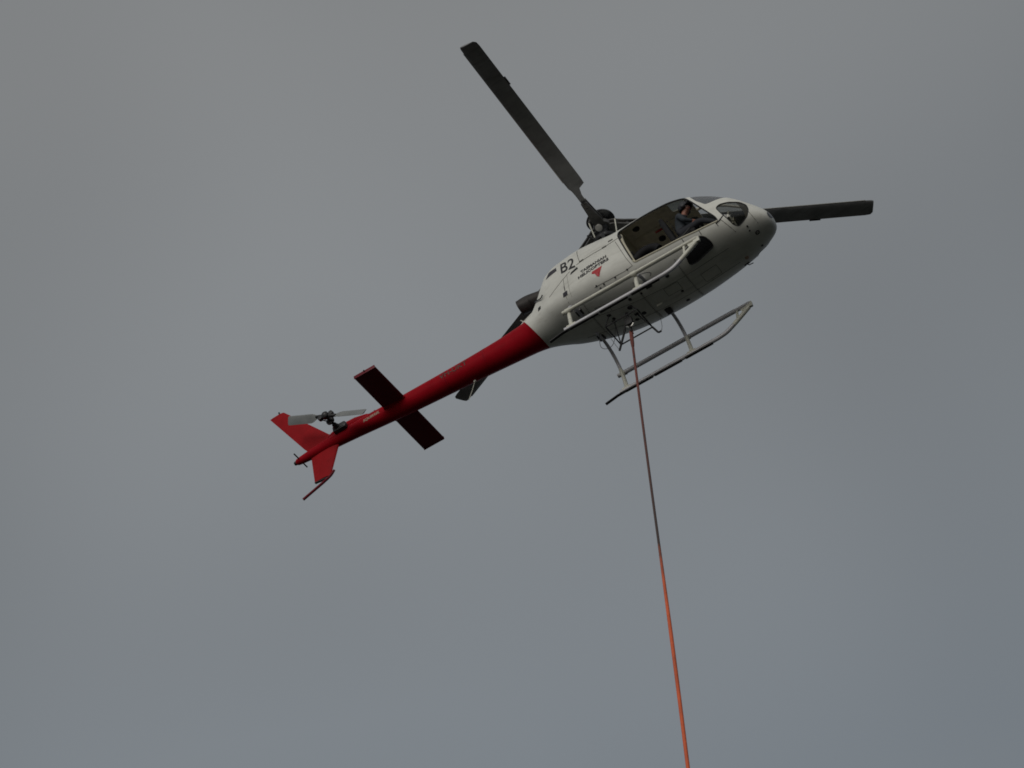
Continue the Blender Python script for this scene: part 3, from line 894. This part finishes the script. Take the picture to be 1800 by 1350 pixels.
# ------------------------------------------------------------------ cabin interior
def section_plate(name, x, inset, m, zlo=None, t=.02):
    pts = section(sec_params(x)[0], 64, inset)
    bm = bmesh.new()
    A = [bm.verts.new(p) for p in pts]; B = [bm.verts.new((p[0] - t, p[1], p[2])) for p in pts]
    bm.faces.new(A); bm.faces.new(B[::-1])
    for k in range(64): bm.faces.new((A[k], B[k], B[(k+1) % 64], A[(k+1) % 64]))
    return bm_obj(name, bm, m, heli)
section_plate("rear_bulkhead", .47, .025, 'jamb')
bm = bmesh.new()
A = []; 
xsf = np.linspace(.49, 2.5, 26)
Lp = []; Rp = []
for r in sec_params(xsf):
    x, zb, zt, w, zw, pb, pt = r
    zf = .89
    yy = w * (1 - min(1, abs((zw - zf) / (zw - zb))) ** pb) ** (1 / pb) - .03
    Lp.append((x, yy)); Rp.append((x, -yy))
poly = Lp + Rp[::-1]
A = [bm.verts.new((p[0], p[1], .885)) for p in poly]; B = [bm.verts.new((p[0], p[1], .855)) for p in poly]
bm.faces.new(A); bm.faces.new(B[::-1])
for k in range(len(A)): bm.faces.new((A[k], B[k], B[(k+1) % len(A)], A[(k+1) % len(A)]))
bm_obj("cabin_floor", bm, 'floor', heli)
# ceiling details
P = [(1.22, y, 0) for y in np.linspace(-.60, .74, 24)]
def ceil(x, y, d=.034):
    h = SKIN.ray_cast(Vector((x, y, 1.5)), Vector((0, 0, 1))); return h[0] - Vector((0, 0, d))
tube("roof_beam", [ceil(1.22, y) for y in np.linspace(-.55, .72, 20)], .022, 'cream', heli, 8)
tube("roof_beam", [ceil(x, .0) for x in np.linspace(.52, 1.95, 20)], .026, 'cream', heli, 8)
for (x, y) in ((.72, -.28), (1.0, .28), (1.35, .30)):
    lathe("cabin_speaker", [(.07, 0), (.07, .015), (.05, .02), (0, .012)], ceil(x, y, .03), (0, 0, -1), 'black', heli, 16)
box("roof_handle", ceil(1.05, .05, .07), (.16, .03, .03), 'redmark', heli, None, .008)
# jamb latches
for z in (1.72, 1.25):
    box("door_latch", (.53 + (1.8 - z) * .12 + .0, -.80, z), (.05, .05, .09), 'black', heli, None, .01)
tube("jamb_strip", [(.545, -.76, 1.80), (.56, -.80, 1.55), (.62, -.825, 1.2), (.66, -.78, .95)], .028, 'jamb', heli, 8, smooth_n=4)
# seats
def seat(name, x, y, m='seatm'):
    t = bpy.data.objects.new(name, None); COL.objects.link(t); t.parent = heli
    bm = bmesh.new(); add_box(bm, (x + .02, y, 1.10), (.46, .44, .12), Matrix.Rotation(rad(-6), 3, 'Y'), .045); bm_obj("seat_cushion", bm, m, t)
    bm = bmesh.new(); add_box(bm, (x - .28, y, 1.42), (.11, .46, .66), Matrix.Rotation(rad(-12), 3, 'Y'), .05); bm_obj("backrest", bm, m, t)
    bm = bmesh.new(); add_box(bm, (x - .365, y, 1.82), (.09, .28, .17), Matrix.Rotation(rad(-12), 3, 'Y'), .04); bm_obj("headrest", bm, m, t)
    bm = bmesh.new(); add_box(bm, (x, y, .965), (.36, .36, .16), None, .02); bm_obj("seat_base", bm, 'panelm', t)
    for s in (-1, 1): tube("harness_strap", [(x - .26, y + s * .10, 1.78), (x - .19, y + s * .10, 1.60), (x - .13, y + s * .09, 1.2)], .02, 'seatm', t, 6, .3)
    return t
seat("pilot_seat", 1.68, -.42)
seat("front_seat", 1.68, .42)
bs = bpy.data.objects.new("rear_bench", None); COL.objects.link(bs); bs.parent = heli
bm = bmesh.new(); add_box(bm, (.80, 0, 1.07), (.50, 1.44, .15), None, .055); bm_obj("bench_cushion", bm, 'seatm', bs)
bm = bmesh.new(); add_box(bm, (.56, .05, 1.32), (.10, 1.20, .36), None, .04); bm_obj("bench_back", bm, 'seatm', bs)
bm = bmesh.new(); add_tube(bm, smooth_path([(.68, -.74, 1.02), (.80, -.735, 1.10), (.95, -.73, 1.13), (1.10, -.73, 1.08), (1.18, -.73, .98)], 4), .085, 12); bm_obj("bench_bolster", bm, 'seatm', bs)
# instrument console and pedals
bm = bmesh.new(); add_box(bm, (2.36, -.02, 1.10), (.30, .50, .44), Matrix.Rotation(rad(18), 3, 'Y'), .05); ip = bm_obj("instrument_console", bm, 'panelm', heli)
box("console_pedestal", (2.05, 0, .97), (.70, .24, .18), 'panelm', heli, None, .03)
for k, (dy, dz) in enumerate(((-.13, .08), (0, .08), (.13, .08), (-.13, -.06), (0, -.06), (.13, -.06))):
    lathe("gauge", [(.05, 0), (.05, .012), (.042, .014), (0, .010)], (2.20 + dz * .3, -.02 + dy, 1.13 + dz), (-1, 0, .3), 'lens', ip, 14)
for y in (-.52, -.32, .32, .52):
    bm = bmesh.new(); add_tube(bm, [(2.62, y, .90), (2.60, y, 1.06)], .018, 8); add_box(bm, (2.595, y, 1.08), (.03, .10, .14), Matrix.Rotation(rad(20), 3, 'Y'), .01)
    bm_obj("rudder_pedal", bm, 'steel', heli)
tube("cyclic_stick", [(1.98, -.42, .90), (2.02, -.42, 1.12), (1.97, -.42, 1.32)], .016, 'panelm', heli, 8, smooth_n=4)
tube("collective_lever", [(1.55, -.69, .95), (1.85, -.69, 1.12)], .016, 'panelm', heli, 8)

# ------------------------------------------------------------------ landing gear
for s in (-1, 1):
    Y0 = 1.055 * s
    g = bpy.data.objects.new("skid_gear", None); COL.objects.link(g); g.parent = heli
    # main skid tube, bent up at the front
    pts = [(-.93, -.035), (-.6, -.035), (.7, -.035), (1.22, -.03), (1.42, .0), (1.60, .085), (1.80, .195), (1.98, .30)]
    L = [(x, Y0, z) for x, z in pts]
    L = L[:3] + smooth_path(L[3:], 4)
    n_ = len(L)
    tube("skid_tube", L[:-4], .042, 'skidgrey', g, 14)
    tube("skid_toe", L[-9:], .0432, 'gearwhite', g, 14)
    # spring steel tail strip
    bm = bmesh.new()
    q = [(-.80, -.066), (-1.0, -.072), (-1.27, -.12)]
    prev = None
    for x, z in q:
        cur = [bm.verts.new((x, Y0 + dy, z + dz)) for dy, dz in ((-.03, -.008), (.03, -.008), (.03, .008), (-.03, .008))]
        if prev:
            for k in range(4): bm.faces.new((prev[k], prev[(k+1) % 4], cur[(k+1) % 4], cur[k]))
        else: bm.faces.new(cur[::-1])
        prev = cur
    bm.faces.new(prev)
    bm_obj("spring_strip", bm, 'dkmetal', g)
    # wear shoes, lengthened into a dark strip painting shade under the tube
    for x in (-.52, .12, .80):
        box("shoe_shade_strip", (x, Y0, -.070), (.60, .062, .028), 'dkmetal', g, None, .008)
    # long boarding step above the skid
    st = tube("boarding_step", [(-.885, Y0, .385), (.5, Y0, .385), (2.02, Y0, .385)], .046, 'skidgrey' if s > 0 else 'gearwhite', g, 14, .8)
    bm = bmesh.new()
    add_box(bm, (.45, Y0, .4255), (2.5, .045, .006))
    bm_obj("grip_tape", bm, 'ink', g)
    # toe bracket where the skid meets the step
    bm = bmesh.new()
    add_tube(bm, [(1.74, Y0, .385), (1.70, Y0, .14)], .026, 10)
    add_tube(bm, [(2.02, Y0, .40), (2.02, Y0, .30)], .032, 10)
    add_box(bm, (2.0, Y0, .345), (.13, .06, .12), None, .012)
    pv = [(1.80, .375), (2.0, .375), (2.0, .32), (1.84, .235)]
    A_ = [bm.verts.new((x_, Y0 - .012, z_)) for x_, z_ in pv]; B_ = [bm.verts.new((x_, Y0 + .012, z_)) for x_, z_ in pv]
    bm.faces.new(A_); bm.faces.new(B_[::-1])
    for q_ in range(4): bm.faces.new((A_[q_], B_[q_], B_[(q_ + 1) % 4], A_[(q_ + 1) % 4]))
    bm_obj("toe_bracket", bm, 'gearwhite', g)
    for x, z in ((-.80, .335), (-.70, .335)):
        stud("step_bolt", (x, Y0, z + .01), (0, 0, -1), .014, 'ink', g, .03)
    # cross tube legs: front and rear
    for (x, pth) in ((.66, [(.25, .66), (.50, .665), (.72, .61), (.90, .465), (1.01, .27), (1.05, .10), (1.055, -.01)]),
                     (-.775, [(.22, .86), (.45, .865), (.70, .785), (.90, .60), (1.015, .36), (1.05, .12), (1.055, -.01)])):
        Lg = smooth_path([(x, y * s, z) for y, z in pth], 5)
        k = int(len(Lg) * .62)
        tube("cross_tube", Lg[:k + 1], [.032 + .004 * i / k for i in range(k + 1)], 'skidgrey', g, 12)
        tube("leg_fairing", Lg[k - 1:], [.037 + .008 * i / (len(Lg) - k) for i in range(len(Lg) - k + 1)], 'gearwhite', g, 12)
        box("skid_saddle", (x, Y0, -.02), (.20, .085, .06), 'gearwhite', g, None, .02)
        c, n = on_belly(x, .42 * s, .01)
        box("gear_fitting", c, (.13, .16, .07), 'dkmetal', g, None, .015)
        tube("step_clamp", [(x - .05, Y0, .385), (x + .05, Y0, .385)], .052, 'gearwhite', g, 12)
    for x in (-.15, -.05, .05, .15):
        stud("skid_rivet", (x, Y0 - .0, .0), (0, 0, 1), .01, 'ink', g, .02)
    if s < 0: tube("fuel_drain_hose", [(.70, .86 * s, .50), (.82, .80 * s, .52), (.86, .66 * s, .60), (.80, .55 * s, .66)], .008, 'cable', g, 6, smooth_n=4)

# ------------------------------------------------------------------ cargo swing frame and hook
cf = bpy.data.objects.new("cargo_swing_frame", None); COL.objects.link(cf); cf.parent = heli
C4 = [(-.40, .30, .31), (.29, .30, .313), (.29, -.30, .313), (-.40, -.30, .31)]
for a, b in zip(C4, C4[1:] + C4[:1]): tube("frame_tube", [a, b], .014, 'black', cf, 8)
att = [(-.34, .10), (.12, .12), (.12, -.12), (-.34, -.10)]
for c4, (ax, ay) in zip(C4, att):
    c, n = on_belly(ax, ay, -.01)
    tube("hanger_tube", [c4, c], .012, 'black', cf, 8)
    box("hanger_bracket", c, (.08, .06, .05), 'black', cf, None, .01)
tube("bumper_bar", [(-.13, .15, .60), (-.27, .18, .36), (-.43, .20, .09)], .022, 'black', cf, 10)
tube("bumper_hook", [(.29, .30, .313), (.33, .33, .22), (.36, .35, .165), (.42, .36, .17)], .02, 'black', cf, 8, smooth_n=4)
tube("release_cable", [(-.75, .28, .86), (-.82, .36, .60), (-.70, .38, .48), (-.55, .36, .52), (-.42, .30, .78)], .006, 'cable', cf, 6, smooth_n=6)
tube("release_cable", [(-.60, .42, .72), (-.50, .30, .35), (-.43, .2, .12)], .004, 'cable', cf, 6, smooth_n=6)
tube("release_cable", [(.42, .36, .17), (.46, .36, .30), (.50, .30, .56)], .005, 'cable', cf, 6, smooth_n=5)
bm = bmesh.new(); add_box(bm, (-.03, 0, .44), (.16, .09, .18), None, .025); add_lathe(bm, [(.03, 0), (.03, .16)], (-.03, 0, .50), (0, 0, 1), 10)
hk = bm_obj("cargo_hook", bm, 'black', cf)
tube("load_beam", [(-.10, 0, .36), (-.06, 0, .31), (.0, 0, .305), (.05, 0, .35)], .018, 'steel', cf, 8, smooth_n=4)

# ------------------------------------------------------------------ long line hanging from the hook
ll_ = bpy.data.objects.new("long_line", None); COL.objects.link(ll_)
ll_.location = (-.03, 0, ALT + .30)
ll_["label"] = "red and orange long line rope hanging below the helicopter"
ll_["category"] = "rope"
def rope_at(z):     # trails aft a little, straight under load; local to the hook
    return (-.122 * (-z) - .012 * math.sin(-z * .55) if z < 0 else 0, .02 * math.sin(-z * .4), z)
zs = list(-np.linspace(.16, 5.26, 40))
tube("upper_line", [rope_at(z) for z in zs], .024, 'rope', ll_, 10)
tube("orange_sleeve", [rope_at(z) for z in -np.linspace(5.2, 30, 90)], [.024 + .010 * min(1, i / 7) for i in range(90)], 'sleeve', ll_, 12)
bm = bmesh.new()
add_tube(bm, smooth_path([(0, -.04, -.14), (0, -.045, -.03), (0, 0, .02), (0, .045, -.03), (0, .04, -.14)], 4), .014, 8)
add_tube(bm, [(0, -.06, -.14), (0, .06, -.14)], .013, 8)
bm_obj("shackle", bm, 'dkmetal', ll_)
tube("splice", [rope_at(-.12), rope_at(-.25), rope_at(-.42), rope_at(-.5)], [.034, .038, .036, .028], 'rope', ll_, 10)
bm = bmesh.new()
e0 = Vector(rope_at(-30))
add_tube(bm, smooth_path([e0, e0 + Vector((0, 0, -.2)), e0 + Vector((.10, 0, -.36)), e0 + Vector((.02, 0, -.48)), e0 + Vector((-.09, 0, -.40))], 5), .025, 10)
bm_obj("load_hook", bm, 'steel', ll_)

# ------------------------------------------------------------------ pilot
pil = bpy.data.objects.new("person", None); COL.objects.link(pil)
pil.location = (.10, -.01, ALT + .005)
pil["label"] = "pilot in dark helmet and blue grey shirt sitting in open doorway"
pil["category"] = "person"
J = {}   # name -> (pos, radius)
def j(n, p, r, r2=None): J[n] = (Vector(p), (r, r2 or r))
yb = -.47
j('pelvis', (1.53, yb, 1.22), .135, .16); j('belly', (1.545, yb, 1.34), .12, .15); j('chest', (1.59, yb - .005, 1.51), .125, .165)
j('neckb', (1.65, yb - .02, 1.655), .075, .09); j('neck', (1.69, yb - .03, 1.715), .055); j('head', (1.74, yb - .05, 1.80), .075, .07); j('crown', (1.755, yb - .055, 1.87), .07, .065)
j('chin', (1.80, yb - .055, 1.745), .042, .04); j('nose', (1.835, yb - .06, 1.795), .02, .016)
E_ = [('pelvis', 'belly'), ('belly', 'chest'), ('chest', 'neckb'), ('neckb', 'neck'), ('neck', 'head'), ('head', 'crown'), ('head', 'chin'), ('head', 'nose')]
for s, t in ((-1, 'r'), (1, 'l')):
    j('sh' + t, (1.61, yb + s * .19, 1.58), .062)
    if s < 0:
        j('el' + t, (1.70, yb + s * .27, 1.33), .047); j('wr' + t, (1.91, yb + s * .07, 1.30), .03); j('pa' + t, (1.965, yb + s * .0, 1.305), .03, .034)
        fb_ = Vector((2.0, yb + .02, 1.30)); fd = Vector((.02, .04, -.01))
    else:
        j('el' + t, (1.62, yb + s * .27, 1.30), .047); j('wr' + t, (1.80, yb + s * .22, 1.18), .03); j('pa' + t, (1.85, yb + s * .21, 1.16), .03, .034)
        fb_ = Vector((1.885, yb + s * .20, 1.15)); fd = Vector((.035, -.01, -.025))
    E_ += [('chest', 'sh' + t), ('sh' + t, 'el' + t), ('el' + t, 'wr' + t), ('wr' + t, 'pa' + t)]
    for k in range(4):
        o = Vector((0, 0, .030 - .02 * k)) if s < 0 else Vector((0, .030 - .02 * k, 0))
        ln = (1.0, 1.12, 1.02, .8)[k]
        j(f'f{k}a{t}', fb_ + o, .0095); j(f'f{k}b{t}', fb_ + o + fd * ln, .009)
        j(f'f{k}c{t}', fb_ + o + fd * ln + Vector((-.018, .012, -.008)) * ln, .0085)
        E_ += [('pa' + t, f'f{k}a{t}'), (f'f{k}a{t}', f'f{k}b{t}'), (f'f{k}b{t}', f'f{k}c{t}')]
    j('ta' + t, J['pa' + t][0] + Vector((.01, .02, .035)), .011); j('tb' + t, J['pa' + t][0] + Vector((.04, .025, .04)), .0095)
    E_ += [('pa' + t, 'ta' + t), ('ta' + t, 'tb' + t)]
    j('hip' + t, (1.56, yb + s * .10, 1.20), .10); j('kn' + t, (1.98, yb + s * .13, 1.23), .068); j('an' + t, (2.30, yb + s * .10, .98), .045)
    j('to' + t, (2.47, yb + s * .10, .98), .036); j('he' + t, (2.27, yb + s * .10, .935), .04)
    E_ += [('pelvis', 'hip' + t), ('hip' + t, 'kn' + t), ('kn' + t, 'an' + t), ('an' + t, 'to' + t), ('an' + t, 'he' + t)]
names = list(J)
me = bpy.data.meshes.new("body")
me.from_pydata([J[n][0] for n in names], [(names.index(a), names.index(b)) for a, b in E_], [])
ob = bpy.data.objects.new("tmpbody", me); COL.objects.link(ob)
md = ob.modifiers.new("skin", 'SKIN'); md.use_smooth_shade = True
for i, n in enumerate(names):
    sv = me.skin_vertices[0].data[i]; sv.radius = J[n][1]; sv.use_root = (n == 'pelvis')
md2 = ob.modifiers.new("sub", 'SUBSURF'); md2.levels = 2; md2.render_levels = 2
dg = bpy.context.evaluated_depsgraph_get(); dg.update()
bme = bpy.data.meshes.new_from_object(ob.evaluated_get(dg), preserve_all_data_layers=False, depsgraph=dg)
bpy.data.objects.remove(ob)
bme.name = "body"
bme.materials.clear()
for k in ('skin', 'shirt', 'trousers', 'shoe'): bme.materials.append(MAT[k])
seg = [(J[a][0], J[b][0], a, b) for a, b in E_]
def klass(p):
    best = None
    for a, b, na, nb in seg:
        ab = b - a; t = max(0, min(1, (p - a).dot(ab) / max(1e-9, ab.length_squared)))
        d = (p - (a + ab * t)).length
        if best is None or d < best[0]: best = (d, na, nb, t)
    _, na, nb, t = best
    key = na[:2] + nb[:2]
    if na in ('neck', 'head') or nb in ('head', 'crown'): return 0
    if nb == 'neck': return 0 if t > .35 else 1
    if na.startswith('pa') or nb.startswith('pa') or na[0] == 'f' or na.startswith('ta'): return 0
    if na.startswith('el'): return 1 if t < .55 else 0
    if na.startswith('an') : return 3
    if na.startswith(('hip', 'kn')) or nb.startswith('hip'): return 2 if t < .92 or not nb.startswith('an') else 3
    if na == 'pelvis' and t < .4: return 2
    return 1
for p in bme.polygons:
    p.material_index = klass(p.center); p.use_smooth = True
body = bpy.data.objects.new("body", bme); COL.objects.link(body); body.parent = pil
# helmet, visor, headset boom
hc = Vector((1.737, yb - .05, 1.845))
hrot = Matrix.Rotation(rad(14), 4, 'Y')
bm = bmesh.new()
bmesh.ops.create_uvsphere(bm, u_segments=28, v_segments=18, radius=1.0)
bmesh.ops.bisect_plane(bm, geom=bm.verts[:] + bm.edges[:] + bm.faces[:], plane_co=(.45, 0, -.12), plane_no=Vector((.75, 0, -.66)).normalized(), clear_outer=True)
bmesh.ops.bisect_plane(bm, geom=bm.verts[:] + bm.edges[:] + bm.faces[:], plane_co=(0, 0, -.72), plane_no=(0, 0, -1), clear_outer=True)
bmesh.ops.transform(bm, matrix=Matrix.Translation(hc) @ hrot @ Matrix.Diagonal((.138, .118, .130, 1)), verts=bm.verts[:])
hm = bm_obj("helmet", bm, 'helmet', pil)
mdh = hm.modifiers.new("thick", 'SOLIDIFY'); mdh.thickness = .012
for s in (-1, 1):
    lathe("ear_cup", [(.05, 0), (.052, .02), (.035, .036), (0, .038)], hc + Vector((-.0, s * .100, -.035)), (0, s, 0), 'helmet', hm, 16)
bm = bmesh.new(); add_tube(bm, smooth_path([hc + Vector((.10, -.10, .035)), hc + Vector((.135, -.05, .03)), hc + Vector((.142, 0, .03)), hc + Vector((.135, .05, .03)), hc + Vector((.10, .10, .035))], 4), .022, 8)
bm_obj("visor", bm, 'dome', hm)
tube("microphone_boom", [hc + Vector((.01, -.115, -.06)), hc + Vector((.10, -.075, -.115)), hc + Vector((.125, -.01, -.12))], .007, 'black', hm, 6, smooth_n=4)
for s in (-1, 1):
    bm = bmesh.new(); bmesh.ops.create_uvsphere(bm, u_segments=10, v_segments=8, radius=.012)
    bmesh.ops.translate(bm, verts=bm.verts[:], vec=Vector((1.815, yb - .055 + s * .032, 1.825)))
    bm_obj("eye", bm, 'lens' if False else 'hair', body)
tube("mouth", [(1.835, yb - .08, 1.752), (1.842, yb - .058, 1.75), (1.835, yb - .036, 1.752)], .006, 'redmark', body, 6)
